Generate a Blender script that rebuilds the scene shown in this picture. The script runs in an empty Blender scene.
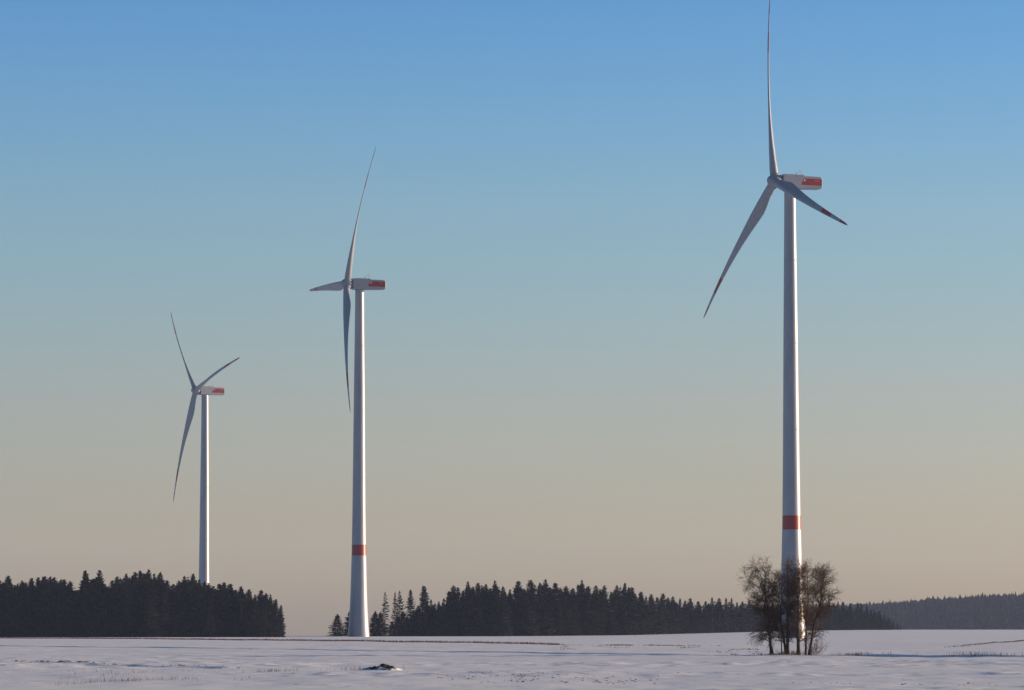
import bpy, bmesh, math, random
import numpy as np
from mathutils import Vector, Matrix

R = math.radians
scene = bpy.context.scene
col = scene.collection

# ---------------------------------------------------------------- camera
FPX = 4000.0                       # focal length in pixels of the 1024 px wide frame
CAM = Vector((0.0, 0.0, 3.5))      # on a low rise beside the field
PITCH = math.atan(281.0 / FPX)
cam_d = bpy.data.cameras.new('camera')
cam_d.sensor_width = 36.0
cam_d.lens = 36.0 * FPX / 1024.0
cam_d.clip_start = 1.0
cam_d.clip_end = 40000.0
cam = bpy.data.objects.new('camera', cam_d)
col.objects.link(cam)
cam.location = CAM
cam.rotation_euler = (R(90) + PITCH, 0, 0)
scene.camera = cam

# ---------------------------------------------------------------- sky, sun, exposure
SUN_EL, SUN_AZ = R(8.5), R(75.0)   # azimuth measured from +Y (view direction) towards +X
w = bpy.data.worlds.new('World')
scene.world = w
w.use_nodes = True
wn, wl = w.node_tree.nodes, w.node_tree.links
for n in list(wn):
    wn.remove(n)
sky = wn.new('ShaderNodeTexSky')
sky.sky_type = 'NISHITA'
sky.sun_disc = False
sky.sun_elevation = SUN_EL
sky.sun_rotation = SUN_AZ
sky.altitude = 300
sky.air_density = 1.0
sky.dust_density = 1.0
sky.ozone_density = 2.5
bg = wn.new('ShaderNodeBackground')
bg.inputs['Strength'].default_value = 0.08
wo = wn.new('ShaderNodeOutputWorld')
# the low sky of this winter evening: tinted by elevation alone, the same all round the horizon and constant higher up
SKY_TINT = [(0.0149, (1.409, 1.258, 1.354)), (0.0311, (1.333, 1.196, 1.386)), (0.0561, (1.289, 1.154, 1.351)), (0.081, (1.152, 1.193, 1.389)), (0.1059, (1.045, 1.213, 1.46)), (0.1307, (0.832, 1.16, 1.577)), (0.1548, (0.679, 1.074, 1.611)), (0.25, (0.6, 0.85, 1.12)), (0.5, (0.55, 0.72, 0.84))]
tcw = wn.new('ShaderNodeTexCoord'); sxyz = wn.new('ShaderNodeSeparateXYZ')
wl.new(tcw.outputs['Generated'], sxyz.inputs[0])
mr = wn.new('ShaderNodeMapRange'); mr.inputs['From Min'].default_value = 0.0; mr.inputs['From Max'].default_value = 0.6
wl.new(sxyz.outputs['Z'], mr.inputs['Value'])
rampw = wn.new('ShaderNodeValToRGB')
els = rampw.color_ramp.elements
for k, (z, c) in enumerate(SKY_TINT):
    e = els[0] if k == 0 else (els[1] if k == 1 else els.new(z / 0.6))
    e.position = z / 0.6
    e.color = (c[0] / 2, c[1] / 2, c[2] / 2, 1)
wl.new(mr.outputs[0], rampw.inputs['Fac'])
vm = wn.new('ShaderNodeVectorMath'); vm.operation = 'MULTIPLY'
wl.new(sky.outputs[0], vm.inputs[0]); wl.new(rampw.outputs['Color'], vm.inputs[1])
vm2 = wn.new('ShaderNodeVectorMath'); vm2.operation = 'SCALE'; vm2.inputs['Scale'].default_value = 2.0
wl.new(vm.outputs[0], vm2.inputs[0])
wl.new(vm2.outputs[0], bg.inputs['Color'])
wl.new(bg.outputs[0], wo.inputs['Surface'])

sun_d = bpy.data.lights.new('sun', 'SUN')
sun_d.energy = 5.0
sun_d.angle = R(0.53)
sun_d.color = (1.0, 0.73, 0.50)
sun = bpy.data.objects.new('sun', sun_d)
col.objects.link(sun)
SUN_DIR = Vector((math.sin(SUN_AZ) * math.cos(SUN_EL), math.cos(SUN_AZ) * math.cos(SUN_EL), math.sin(SUN_EL)))
sun.rotation_euler = SUN_DIR.to_track_quat('Z', 'Y').to_euler()
sun.location = (300, 100, 200)

vs = scene.view_settings
vs.view_transform = 'Standard'
vs.look = 'None'
vs.gamma = 1.0
vs.exposure = 0.65
vs.use_curve_mapping = False
scene.cycles.max_bounces = 6
scene.cycles.volume_bounces = 1

# ---------------------------------------------------------------- helpers
rng = np.random.default_rng(7)
random.seed(7)

def tag(o, label=None, cat=None, group=None, kind=None):
    if label: o['label'] = label
    if cat: o['category'] = cat
    if group: o['group'] = group
    if kind: o['kind'] = kind
    return o

def link(o, parent=None):
    col.objects.link(o)
    if parent is not None:
        o.parent = parent
    return o

def empty(name, loc=(0, 0, 0), rz=0.0):
    o = bpy.data.objects.new(name, None)
    o.empty_display_size = 0.5
    o.location = loc
    o.rotation_euler = (0, 0, rz)
    return link(o)

def mesh_from(name, verts, faces, mats, smooth=False):
    me = bpy.data.meshes.new(name)
    me.from_pydata([tuple(v) for v in verts], [], [tuple(f) for f in faces])
    for m in (mats if isinstance(mats, (list, tuple)) else [mats]):
        me.materials.append(m)
    if smooth:
        me.polygons.foreach_set('use_smooth', [True] * len(me.polygons))
    me.update()
    return me

def mesh_tris(name, V, T, mat, smooth=False):
    """fast path: V (n,3) floats, T (m,3) ints"""
    V = np.asarray(V, dtype=np.float32); T = np.asarray(T, dtype=np.int32)
    k = T.shape[1]
    me = bpy.data.meshes.new(name)
    me.vertices.add(len(V)); me.vertices.foreach_set('co', V.ravel())
    me.loops.add(T.size); me.loops.foreach_set('vertex_index', T.ravel())
    me.polygons.add(len(T))
    me.polygons.foreach_set('loop_start', np.arange(0, T.size, k, dtype=np.int32))
    me.polygons.foreach_set('use_smooth', np.full(len(T), smooth))
    me.materials.append(mat)
    me.update(calc_edges=True)
    return me

def obj(name, me, parent=None):
    return link(bpy.data.objects.new(name, me), parent)

def ray(px, py):
    """world direction through a pixel, scaled so that its Y is 1"""
    x, y = (px - 512.0) / FPX, (345.0 - py) / FPX
    c, s = math.cos(PITCH), math.sin(PITCH)
    d = Vector((x, c - y * s, s + y * c))
    return d / d.y

def at(px, py, Y):
    return CAM + ray(px, py) * Y

# value noise ---------------------------------------------------------------
_tab = np.random.default_rng(3).random((256, 256))
def vnoise(x, y):
    x = np.asarray(x, dtype=np.float64); y = np.asarray(y, dtype=np.float64)
    xi = np.floor(x).astype(int); yi = np.floor(y).astype(int)
    fx = x - xi; fy = y - yi
    fx = fx * fx * (3 - 2 * fx); fy = fy * fy * (3 - 2 * fy)
    a = _tab[xi & 255, yi & 255]; b = _tab[(xi + 1) & 255, yi & 255]
    c = _tab[xi & 255, (yi + 1) & 255]; d = _tab[(xi + 1) & 255, (yi + 1) & 255]
    return (a * (1 - fx) + b * fx) * (1 - fy) + (c * (1 - fx) + d * fx) * fy - 0.5

def sstep(a, b, x):
    t = np.clip((np.asarray(x, dtype=np.float64) - a) / (b - a), 0, 1)
    return t * t * (3 - 2 * t)

# ---------------------------------------------------------------- materials
def new_mat(name):
    m = bpy.data.materials.new(name)
    m.use_nodes = True
    return m, m.node_tree.nodes, m.node_tree.links, m.node_tree.nodes['Principled BSDF']

def simple_mat(name, c1, c2, scale=5.0, rough=0.6, spec=0.5, bump=0.0, detail=4.0, stretch=None, coords='Object'):
    m, n, l, b = new_mat(name)
    tc = n.new('ShaderNodeTexCoord')
    nz = n.new('ShaderNodeTexNoise'); nz.inputs['Scale'].default_value = scale; nz.inputs['Detail'].default_value = detail
    src = tc.outputs[coords]
    if stretch:
        mp = n.new('ShaderNodeMapping'); mp.inputs['Scale'].default_value = stretch
        l.new(src, mp.inputs['Vector']); src = mp.outputs['Vector']
    l.new(src, nz.inputs['Vector'])
    rp = n.new('ShaderNodeValToRGB')
    rp.color_ramp.elements[0].position = 0.35; rp.color_ramp.elements[1].position = 0.65
    rp.color_ramp.elements[0].color = (*c1, 1); rp.color_ramp.elements[1].color = (*c2, 1)
    l.new(nz.outputs['Fac'], rp.inputs['Fac']); l.new(rp.outputs['Color'], b.inputs['Base Color'])
    b.inputs['Roughness'].default_value = rough
    b.inputs['Specular IOR Level'].default_value = spec
    if bump:
        bp = n.new('ShaderNodeBump'); bp.inputs['Strength'].default_value = bump; bp.inputs['Distance'].default_value = 0.05
        l.new(nz.outputs['Fac'], bp.inputs['Height']); l.new(bp.outputs['Normal'], b.inputs['Normal'])
    return m

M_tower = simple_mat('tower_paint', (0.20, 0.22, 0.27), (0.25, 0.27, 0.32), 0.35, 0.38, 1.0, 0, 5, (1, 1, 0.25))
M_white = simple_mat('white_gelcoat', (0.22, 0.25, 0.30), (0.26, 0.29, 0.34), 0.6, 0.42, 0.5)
M_red = simple_mat('signal_red_paint', (0.23, 0.009, 0.010), (0.28, 0.014, 0.014), 0.8, 0.40, 0.5)
M_dredge = simple_mat('dark_louvre', (0.06, 0.03, 0.03), (0.10, 0.04, 0.04), 2.0, 0.6)
M_mark = simple_mat('white_marking', (0.62, 0.52, 0.52), (0.70, 0.60, 0.60), 2.0, 0.5)
M_faint = simple_mat('faded_marking', (0.62, 0.16, 0.16), (0.66, 0.22, 0.2), 2.0, 0.5)
M_steel = simple_mat('grey_steel', (0.25, 0.26, 0.27), (0.34, 0.34, 0.35), 4.0, 0.45)
M_needle = simple_mat('spruce_needles', (0.012, 0.020, 0.018), (0.024, 0.034, 0.026), 0.5, 0.75, 0.25)
M_needle2 = simple_mat('pine_needles', (0.014, 0.021, 0.018), (0.030, 0.034, 0.026), 0.6, 0.75, 0.25)
M_far = simple_mat('far_needles', (0.011, 0.018, 0.016), (0.018, 0.025, 0.021), 0.3, 0.9, 0.05)
M_bark = simple_mat('spruce_bark', (0.022, 0.018, 0.015), (0.05, 0.04, 0.034), 3.0, 0.9, 0.2)
M_bare = simple_mat('bare_bark', (0.032, 0.025, 0.021), (0.066, 0.048, 0.038), 2.5, 0.85, 0.2, 0.4)
M_twig = simple_mat('twig_bark', (0.068, 0.040, 0.027), (0.12, 0.070, 0.045), 1.2, 0.8, 0.2)
M_dry = simple_mat('dry_grass', (0.10, 0.068, 0.045), (0.18, 0.125, 0.08), 1.5, 0.8, 0.2)
M_rust = simple_mat('reddish_verge_grass', (0.085, 0.030, 0.022), (0.16, 0.060, 0.042), 0.2, 0.8, 0.2)
M_soil = simple_mat('frozen_soil', (0.022, 0.019, 0.018), (0.050, 0.042, 0.038), 3.0, 0.9, 0.2, 0.6)

def snow_material():
    m, n, l, b = new_mat('snow')
    tc = n.new('ShaderNodeTexCoord')
    def noise(scale, detail, stretch=(1, 1, 1), rough=0.55):
        mp = n.new('ShaderNodeMapping'); mp.inputs['Scale'].default_value = stretch
        l.new(tc.outputs['Object'], mp.inputs['Vector'])
        z = n.new('ShaderNodeTexNoise'); z.inputs['Scale'].default_value = scale
        z.inputs['Detail'].default_value = detail; z.inputs['Roughness'].default_value = rough
        l.new(mp.outputs['Vector'], z.inputs['Vector'])
        return z
    broad = noise(0.02, 4)
    rp = n.new('ShaderNodeValToRGB')
    rp.color_ramp.elements[0].position = 0.3; rp.color_ramp.elements[1].position = 0.7
    rp.color_ramp.elements[0].color = (0.76, 0.765, 0.79, 1); rp.color_ramp.elements[1].color = (0.84, 0.84, 0.85, 1)
    l.new(broad.outputs['Fac'], rp.inputs['Fac'])
    # blown-thin places where stubble and soil show through as small flecks
    thin = noise(0.035, 3, (0.7, 1.5, 1))
    fleck = noise(1.6, 3, (1, 0.35, 1))
    t1 = n.new('ShaderNodeMapRange'); t1.inputs['From Min'].default_value = 0.47; t1.inputs['From Max'].default_value = 0.66
    l.new(thin.outputs['Fac'], t1.inputs['Value'])
    t2 = n.new('ShaderNodeMapRange'); t2.inputs['From Min'].default_value = 0.58; t2.inputs['From Max'].default_value = 0.72
    l.new(fleck.outputs['Fac'], t2.inputs['Value'])
    mu = n.new('ShaderNodeMath'); mu.operation = 'MULTIPLY'
    l.new(t1.outputs[0], mu.inputs[0]); l.new(t2.outputs[0], mu.inputs[1])
    mx = n.new('ShaderNodeMix'); mx.data_type = 'RGBA'
    l.new(mu.outputs[0], mx.inputs['Factor']); l.new(rp.outputs['Color'], mx.inputs['A'])
    mx.inputs['B'].default_value = (0.16, 0.125, 0.10, 1)
    l.new(mx.outputs['Result'], b.inputs['Base Color'])
    b.inputs['Roughness'].default_value = 0.7
    b.inputs['Specular IOR Level'].default_value = 0.25
    fine = noise(0.9, 5, (0.6, 1, 1), 0.6)
    bp = n.new('ShaderNodeBump'); bp.inputs['Strength'].default_value = 0.5; bp.inputs['Distance'].default_value = 0.14
    l.new(fine.outputs['Fac'], bp.inputs['Height']); l.new(bp.outputs['Normal'], b.inputs['Normal'])
    return m
M_snow = snow_material()

# ---------------------------------------------------------------- terrain
def poly_dist(X, Y, pts):
    """signed distance from a line that runs across the field, given as Y over X"""
    xs = [p[0] for p in pts]; ys = [p[1] for p in pts]
    g = (np.interp(X + 2, xs, ys) - np.interp(X - 2, xs, ys)) / 4.0
    return (Y - np.interp(X, xs, ys)) / np.sqrt(1 + g * g)

def gpt(px, py, z=0.0):
    d = ray(px, py)
    t = (z - CAM.z) / d.z
    p = CAM + d * t
    return (p.x, p.y)

DITCH = [gpt(*p) for p in ((-60, 646.6), (0, 647), (150, 648.2), (300, 650), (500, 652.5), (640, 655), (740, 655.6), (860, 656.2), (1024, 657.5), (1090, 658.1))]
VERGE_A = [gpt(*p) for p in ((-40, 636.6), (0, 637), (150, 638.4), (300, 640.4), (400, 642.2), (500, 644), (560, 645), (640, 645.6), (720, 645.9))]
VERGE_B = [gpt(*p) for p in ((944, 646.8), (985, 644), (1024, 640.6), (1060, 638.2))]
FURROW = [gpt(*p) for p in ((-60, 663.4), (0, 664), (60, 664), (130, 666), (200, 667.6), (240, 668.6))]

def ground_z(X, Y):
    X = np.asarray(X, dtype=np.float64); Y = np.asarray(Y, dtype=np.float64)
    z = np.zeros(np.broadcast(X, Y).shape)
    z = z + 1.8 * (1 - sstep(40, 150, Y)) * (1 - sstep(150, 400, np.abs(X)))     # rise the photograph was taken from
    side = sstep(-20, 200, X)
    z = z + side * 1.1 * sstep(1500, 2500, Y) - (1 - side) * 0.6 * sstep(900, 1500, Y)
    yc = 1640 + side * 1000
    fall = np.maximum(Y - yc, 0)
    z = z - 36 * (1 - np.exp(-fall / 560.0)) * sstep(0, 120, fall)
    # far wooded hill
    top = np.interp(X, [-600, -200, 200, 435, 640, 900, 1600, 3000], [0, 8, 34, 47.5, 61, 68, 70, 40])
    z = z + top * sstep(4200, 5200, Y) * (1 - sstep(5800, 7600, Y))
    # broad swells and drifts
    near = (1 - sstep(700, 1500, Y))
    amp = 0.35 * near * sstep(120, 200, Y)
    z = z + amp * vnoise(X * 0.018 + 5, Y * 0.010 + 9) * 0.8
    z = z + near * 0.16 * vnoise(X * 0.11 + 31, Y * 0.05)
    z = z + near * 0.07 * vnoise(X * 0.55 + 3, Y * 0.22)
    rough = sstep(-0.02, 0.16, vnoise(X * 0.022 + 77, Y * 0.045 + 3)) * (1 - sstep(360, 520, Y))
    z = z + rough * (0.22 * np.maximum(vnoise(X * 0.9, Y * 0.5), 0) + 0.10 * vnoise(X * 0.45 + 9, Y * 0.3))
    # ploughed grooves under the snow, following the field boundary
    d = poly_dist(X, Y, DITCH)
    # drainage bank and ditch
    bw = 0.8
    bank = np.exp(-((d - 1.2) / bw) ** 2) * 0.24 - np.exp(-((d + 0.1) / (bw * 0.9)) ** 2) * 0.14
    bank = bank * (0.45 + 0.75 * sstep(36, 44, X)) * (1 + 0.7 * vnoise(X * 0.21, 3.3))
    z = z + bank * (1 - sstep(150, 260, np.abs(X)))
    d2 = poly_dist(X, Y, FURROW)
    on = sstep(-56, -50, X) * (1 - sstep(-24, -22, X))
    z = z + on * np.exp(-(d2 / 0.9) ** 2) * (0.10 + 0.22 * np.maximum(vnoise(X * 0.4, 8.1) + 0.2, 0))
    return z

def gz(x, y):
    return float(ground_z(np.array([x]), np.array([y]))[0])

def axis(segs):
    out = []
    for a, b, s in segs:
        out.append(np.arange(a, b, s))
    out.append(np.array([segs[-1][1]]))
    return np.concatenate(out)

gx = axis([(-7000, -1000, 400), (-1000, -260, 40), (-260, -90, 4), (-90, 90, 0.5), (90, 260, 4), (260, 1000, 40), (1000, 7000, 400)])
gy = axis([(-600, 40, 40), (40, 190, 6), (190, 450, 0.7), (450, 690, 0.4), (690, 800, 4), (800, 1600, 16), (1600, 3000, 40), (3000, 10000, 200)])
GX, GY = np.meshgrid(gx, gy)
GZ = ground_z(GX, GY)
nx, ny = len(gx), len(gy)
V = np.stack([GX.ravel(), GY.ravel(), GZ.ravel()], 1)
idx = np.arange(nx * ny).reshape(ny, nx)
Q = np.stack([idx[:-1, :-1], idx[:-1, 1:], idx[1:, 1:], idx[1:, :-1]], -1).reshape(-1, 4)
ground = obj('ground', mesh_tris('ground', V, Q, M_snow, True))
tag(ground, 'wide snow covered field running out to the woods', 'ground', kind='structure')

# ---------------------------------------------------------------- wind turbines
HUB_Z, ROTOR_R, OVERHANG = 136.5, 58.5, 5.0

def ring_surface(rings, close_start=False, close_end=False):
    k = len(rings[0]); verts, faces = [], []
    for r in rings: verts.extend(r)
    for i in range(len(rings) - 1):
        for j in range(k):
            a, b = i * k + j, i * k + (j + 1) % k
            faces.append((a, b, b + k, a + k))
    if close_start: faces.append(tuple(range(k - 1, -1, -1)))
    if close_end: faces.append(tuple(range((len(rings) - 1) * k, len(rings) * k)))
    return verts, faces

TOWER_PROFILE = [(-2.5, 8.9), (0, 8.5), (3, 8.1), (7, 7.5), (12, 6.95), (18, 6.45), (25, 6.05), (33, 5.6), (45, 5.25), (60, 4.9), (90, 4.35), (115, 3.8), (134.9, 3.42)]
def tower_d(z):
    return float(np.interp(z, [p[0] for p in TOWER_PROFILE], [p[1] for p in TOWER_PROFILE]))

def tower_piece(name, z0, z1, mat, grow=0.0, step=1.5, cap=False):
    zs = list(np.linspace(z0, z1, max(2, int((z1 - z0) / step) + 1)))
    rings = []
    for z in zs:
        r = tower_d(z) / 2 + grow
        rings.append([(r * math.cos(2 * math.pi * k / 96), r * math.sin(2 * math.pi * k / 96), z) for k in range(96)])
    v, f = ring_surface(rings, cap, cap)
    return mesh_from(name, v, f, mat, True)

def tower_white():
    parts_v, parts_f = [], []
    for z0, z1 in ((-2.5, 32.2), (36.4, 134.9)):
        zs = np.linspace(z0, z1, int((z1 - z0) / 1.5) + 2)
        rings = []
        for z in zs:
            r = tower_d(z) / 2
            rings.append([(r * math.cos(2 * math.pi * k / 96), r * math.sin(2 * math.pi * k / 96), z) for k in range(96)])
        v, f = ring_surface(rings)
        o = len(parts_v)
        parts_v += v; parts_f += [tuple(i + o for i in q) for q in f]
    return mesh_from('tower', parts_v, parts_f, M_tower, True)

ME = {}
ME['tower'] = tower_white()
ME['red_band'] = tower_piece('red_band', 32.2, 36.4, M_red)
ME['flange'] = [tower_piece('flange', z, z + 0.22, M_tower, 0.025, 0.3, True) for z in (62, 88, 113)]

def bevel_prism(name, prof, y0, y1, mat, bev=0.25, seg=3):
    bm = bmesh.new()
    a = [bm.verts.new((x, y0, z)) for x, z in prof]
    b = [bm.verts.new((x, y1, z)) for x, z in prof]
    n = len(prof)
    bm.faces.new(a); bm.faces.new(b[::-1])
    for i in range(n):
        bm.faces.new((a[i], b[i], b[(i + 1) % n], a[(i + 1) % n]))
    bmesh.ops.recalc_face_normals(bm, faces=bm.faces)
    if bev:
        ed = [e for e in bm.edges if (abs(e.verts[0].co.y - e.verts[1].co.y) < 1e-6)]
        bmesh.ops.bevel(bm, geom=ed, offset=bev, segments=seg, profile=0.5, affect='EDGES')
    me = bpy.data.meshes.new(name)
    bm.to_mesh(me); bm.free()
    me.materials.append(mat)
    return me

HZ = HUB_Z
NAC = [(-3.0, -1.5), (-3.0, 2.1), (-2.6, 2.45), (4.1, 2.45), (4.15, 2.12), (9.4, 1.98), (9.85, 1.6), (9.95, -1.1), (9.5, -1.6), (2.6, -1.8), (-2.4, -1.8)]
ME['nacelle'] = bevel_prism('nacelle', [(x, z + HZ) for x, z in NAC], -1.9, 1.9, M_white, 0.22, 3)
def slab(name, quad, y0, y1, mat):
    return bevel_prism(name, [(x, z + HZ) for x, z in quad], y0, y1, mat, 0, 1)
SIDE = [(2.85, -0.62), (3.75, 1.38), (9.72, 1.30), (9.76, -0.66)]
ME['side_panel_a'] = slab('side_panel', SIDE, 1.86, 1.912, M_red)
ME['side_panel_b'] = slab('side_panel', SIDE, -1.912, -1.86, M_red)
# emblem: a small curled mark at the front of the red panel, and a thin pale line at its rear
def emblem(y):
    s = 1 if y > 0 else -1
    bm = bmesh.new()
    cx, cz = 4.15, HZ + 0.72
    pts = []
    for k in range(15):
        a = R(20 + 300 * k / 14)
        rr = 0.38 - 0.014 * k
        pts.append((cx + rr * math.cos(a), cz + 0.85 * rr * math.sin(a), 0.05 + 0.09 * math.sin(math.pi * k / 14)))
    prev = None
    for k, (x, z, h) in enumerate(pts):
        dx, dz = x - cx, z - cz
        L = math.hypot(dx, dz)
        v = [bm.verts.new((x - dx / L * h, y, z - dz / L * h)), bm.verts.new((x + dx / L * h, y, z + dz / L * h))]
        if prev: bm.faces.new((prev[0], prev[1], v[1], v[0]))
        prev = v
    r = bmesh.ops.extrude_face_region(bm, geom=list(bm.faces))
    for g in r['geom']:
        if isinstance(g, bmesh.types.BMVert): g.co.y += 0.006 * s
    bmesh.ops.recalc_face_normals(bm, faces=bm.faces)
    me = bpy.data.meshes.new('emblem'); bm.to_mesh(me); bm.free(); me.materials.append(M_mark)
    return me
ME['emblem_a'], ME['emblem_b'] = emblem(1.913), emblem(-1.913)
LINE = [(7.2, 0.70), (7.2, 0.84), (8.9, 0.82), (8.9, 0.68)]
ME['line_a'] = slab('marking_line', LINE, 1.913, 1.92, M_faint)
ME['line_b'] = slab('marking_line', LINE, -1.92, -1.913, M_faint)
ME['rear_panel'] = bevel_prism('rear_panel', [(9.88, HZ - 0.9), (9.84, HZ + 1.4), (10.0, HZ + 1.35), (10.02, HZ - 0.85)], -1.5, 1.5, M_red, 0.02, 1)
ME['rear_louvre'] = bevel_prism('rear_louvre', [(10.01, HZ - 0.7), (10.0, HZ + 1.2), (10.06, HZ + 1.2), (10.07, HZ - 0.7)], -1.2, 1.2, M_dredge, 0, 1)
ME['roof_hatch'] = bevel_prism('roof_hatch', [(-1.2, HZ + 2.44), (-1.2, HZ + 2.6), (1.0, HZ + 2.6), (1.0, HZ + 2.44)], -0.9, 0.9, M_white, 0.04, 1)

def tube(bm, p0, p1, r0, r1, k=8):
    p0, p1 = Vector(p0), Vector(p1)
    q = (p1 - p0).to_track_quat('Z', 'Y')
    A = [bm.verts.new(p0 + q @ Vector((r0 * math.cos(2 * math.pi * i / k), r0 * math.sin(2 * math.pi * i / k), 0))) for i in range(k)]
    B = [bm.verts.new(p1 + q @ Vector((r1 * math.cos(2 * math.pi * i / k), r1 * math.sin(2 * math.pi * i / k), 0))) for i in range(k)]
    for i in range(k):
        bm.faces.new((A[i], A[(i + 1) % k], B[(i + 1) % k], B[i]))
    bm.faces.new(A[::-1]); bm.faces.new(B)

def mast():
    bm = bmesh.new()
    z = HZ + 2.4
    for y in (-0.7, 0.7):
        tube(bm, (3.6, y, z), (3.6, y, z + 1.5), 0.05, 0.04)
        tube(bm, (3.6, y, z + 1.5), (3.6, y, z + 1.72), 0.13, 0.13)
        tube(bm, (3.25, y, z + 1.3), (3.6, y, z + 1.3), 0.04, 0.04)
        tube(bm, (3.25, y, z + 1.3), (3.25, y, z + 1.55), 0.09, 0.05)
    tube(bm, (3.6, -0.7, z + 0.8), (3.6, 0.7, z + 0.8), 0.045, 0.045)
    me = bpy.data.meshes.new('weather_mast'); bm.to_mesh(me); bm.free(); me.materials.append(M_steel)
    return me
ME['mast'] = mast()
def beacon():
    bm = bmesh.new()
    z = HZ + 2.4
    tube(bm, (2.2, 0, z), (2.2, 0, z + 0.5), 0.08, 0.08)
    tube(bm, (2.2, 0, z + 0.5), (2.2, 0, z + 0.85), 0.2, 0.16)
    me = bpy.data.meshes.new('beacon_light'); bm.to_mesh(me); bm.free(); me.materials.append(M_red)
    return me
ME['beacon'] = beacon()

# hub and spinner: a body of revolution along local -Z..+Z (z = upwind), placed by matrix
def hub_mesh():
    prof = [(-1.9, 1.45), (-1.6, 1.75), (-0.9, 1.95), (0.0, 2.0), (0.9, 1.85), (1.6, 1.5), (2.1, 1.05), (2.4, 0.5), (2.48, 0.06)]
    rings = [[(r * math.cos(2 * math.pi * k / 36), r * math.sin(2 * math.pi * k / 36), z) for k in range(36)] for z, r in prof]
    v, f = ring_surface(rings, True, True)
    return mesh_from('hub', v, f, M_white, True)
ME['hub'] = hub_mesh()
def collar_mesh():
    rings = [[(r * math.cos(2 * math.pi * k / 28), r * math.sin(2 * math.pi * k / 28), z) for k in range(28)] for z, r in ((1.2, 1.42), (2.15, 1.42), (2.25, 1.34), (2.25, 0.9))]
    v, f = ring_surface(rings)
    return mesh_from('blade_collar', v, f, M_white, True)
ME['collar'] = collar_mesh()

# blade: local z = span, x = tangential, y = downwind
SPAN = [0.035, 0.06, 0.09, 0.12, 0.16, 0.20, 0.25, 0.32, 0.40, 0.50, 0.60, 0.70, 0.755, 0.81, 0.86, 0.91, 0.95, 0.98, 0.995, 1.0]
def blade_section(rho):
    chord = np.interp(rho, [0.03, 0.06, 0.11, 0.18, 0.22, 0.30, 0.45, 0.60, 0.75, 0.88, 0.96, 0.99, 1.0], [2.55, 2.6, 3.0, 3.65, 3.7, 3.25, 2.45, 1.9, 1.42, 1.05, 0.75, 0.45, 0.12])
    rel = np.interp(rho, [0.03, 0.06, 0.12, 0.2, 0.35, 0.6, 1.0], [1.0, 0.97, 0.66, 0.42, 0.28, 0.21, 0.16])
    twist = np.interp(rho, [0, 0.12, 0.2, 0.4, 0.7, 1.0], [-30, -30, -28, -17, -5, 2]) + PITCH_BLADE
    circ = np.interp(rho, [0.03, 0.06, 0.16, 0.2], [1, 0.95, 0.15, 0.0])
    return chord, chord * rel, R(twist), circ
PITCH_BLADE = -6.0
def blade_ring(rho, k=28):
    chord, th, tw, circ = blade_section(rho)
    pts = []
    for i in range(k):
        a = 2 * math.pi * i / k
        # airfoil: x from leading (0) to trailing (1)
        xx = 0.5 * (1 - math.cos(a)) if a <= math.pi else 0.5 * (1 - math.cos(a))
        s = 1 if a <= math.pi else -1
        yt = 5 * (0.2969 * math.sqrt(xx) - 0.126 * xx - 0.3516 * xx ** 2 + 0.2843 * xx ** 3 - 0.1036 * xx ** 4)
        ax, ay = (0.30 - xx) * chord, s * yt * th
        cx, cy = 0.5 * math.cos(a) * chord, 0.5 * math.sin(a) * th
        x, y = ax * (1 - circ) + cx * circ, ay * (1 - circ) + cy * circ
        X = x * math.cos(tw) - y * math.sin(tw)
        Y = x * math.sin(tw) + y * math.cos(tw)
        Y -= 6.0 * rho - 5.0 * rho * rho
        pts.append((X, Y, rho * ROTOR_R))
    return pts
def blade_piece(name, ranges, mat):
    VV, FF = [], []
    for a, b in ranges:
        rr = sorted(set([a, b] + [s for s in SPAN if a < s < b] + list(np.linspace(a, b, 6))))
        v, f = ring_surface([blade_ring(r) for r in rr], False, b >= 1.0)
        o = len(VV)
        VV += v; FF += [tuple(i + o for i in q) for q in f]
    return mesh_from(name, VV, FF, mat, True)
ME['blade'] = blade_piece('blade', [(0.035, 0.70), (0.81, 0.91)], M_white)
ME['stripe'] = blade_piece('red_stripe', [(0.70, 0.81)], M_red)
ME['tip'] = blade_piece('red_tip', [(0.91, 1.0)], M_red)

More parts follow.
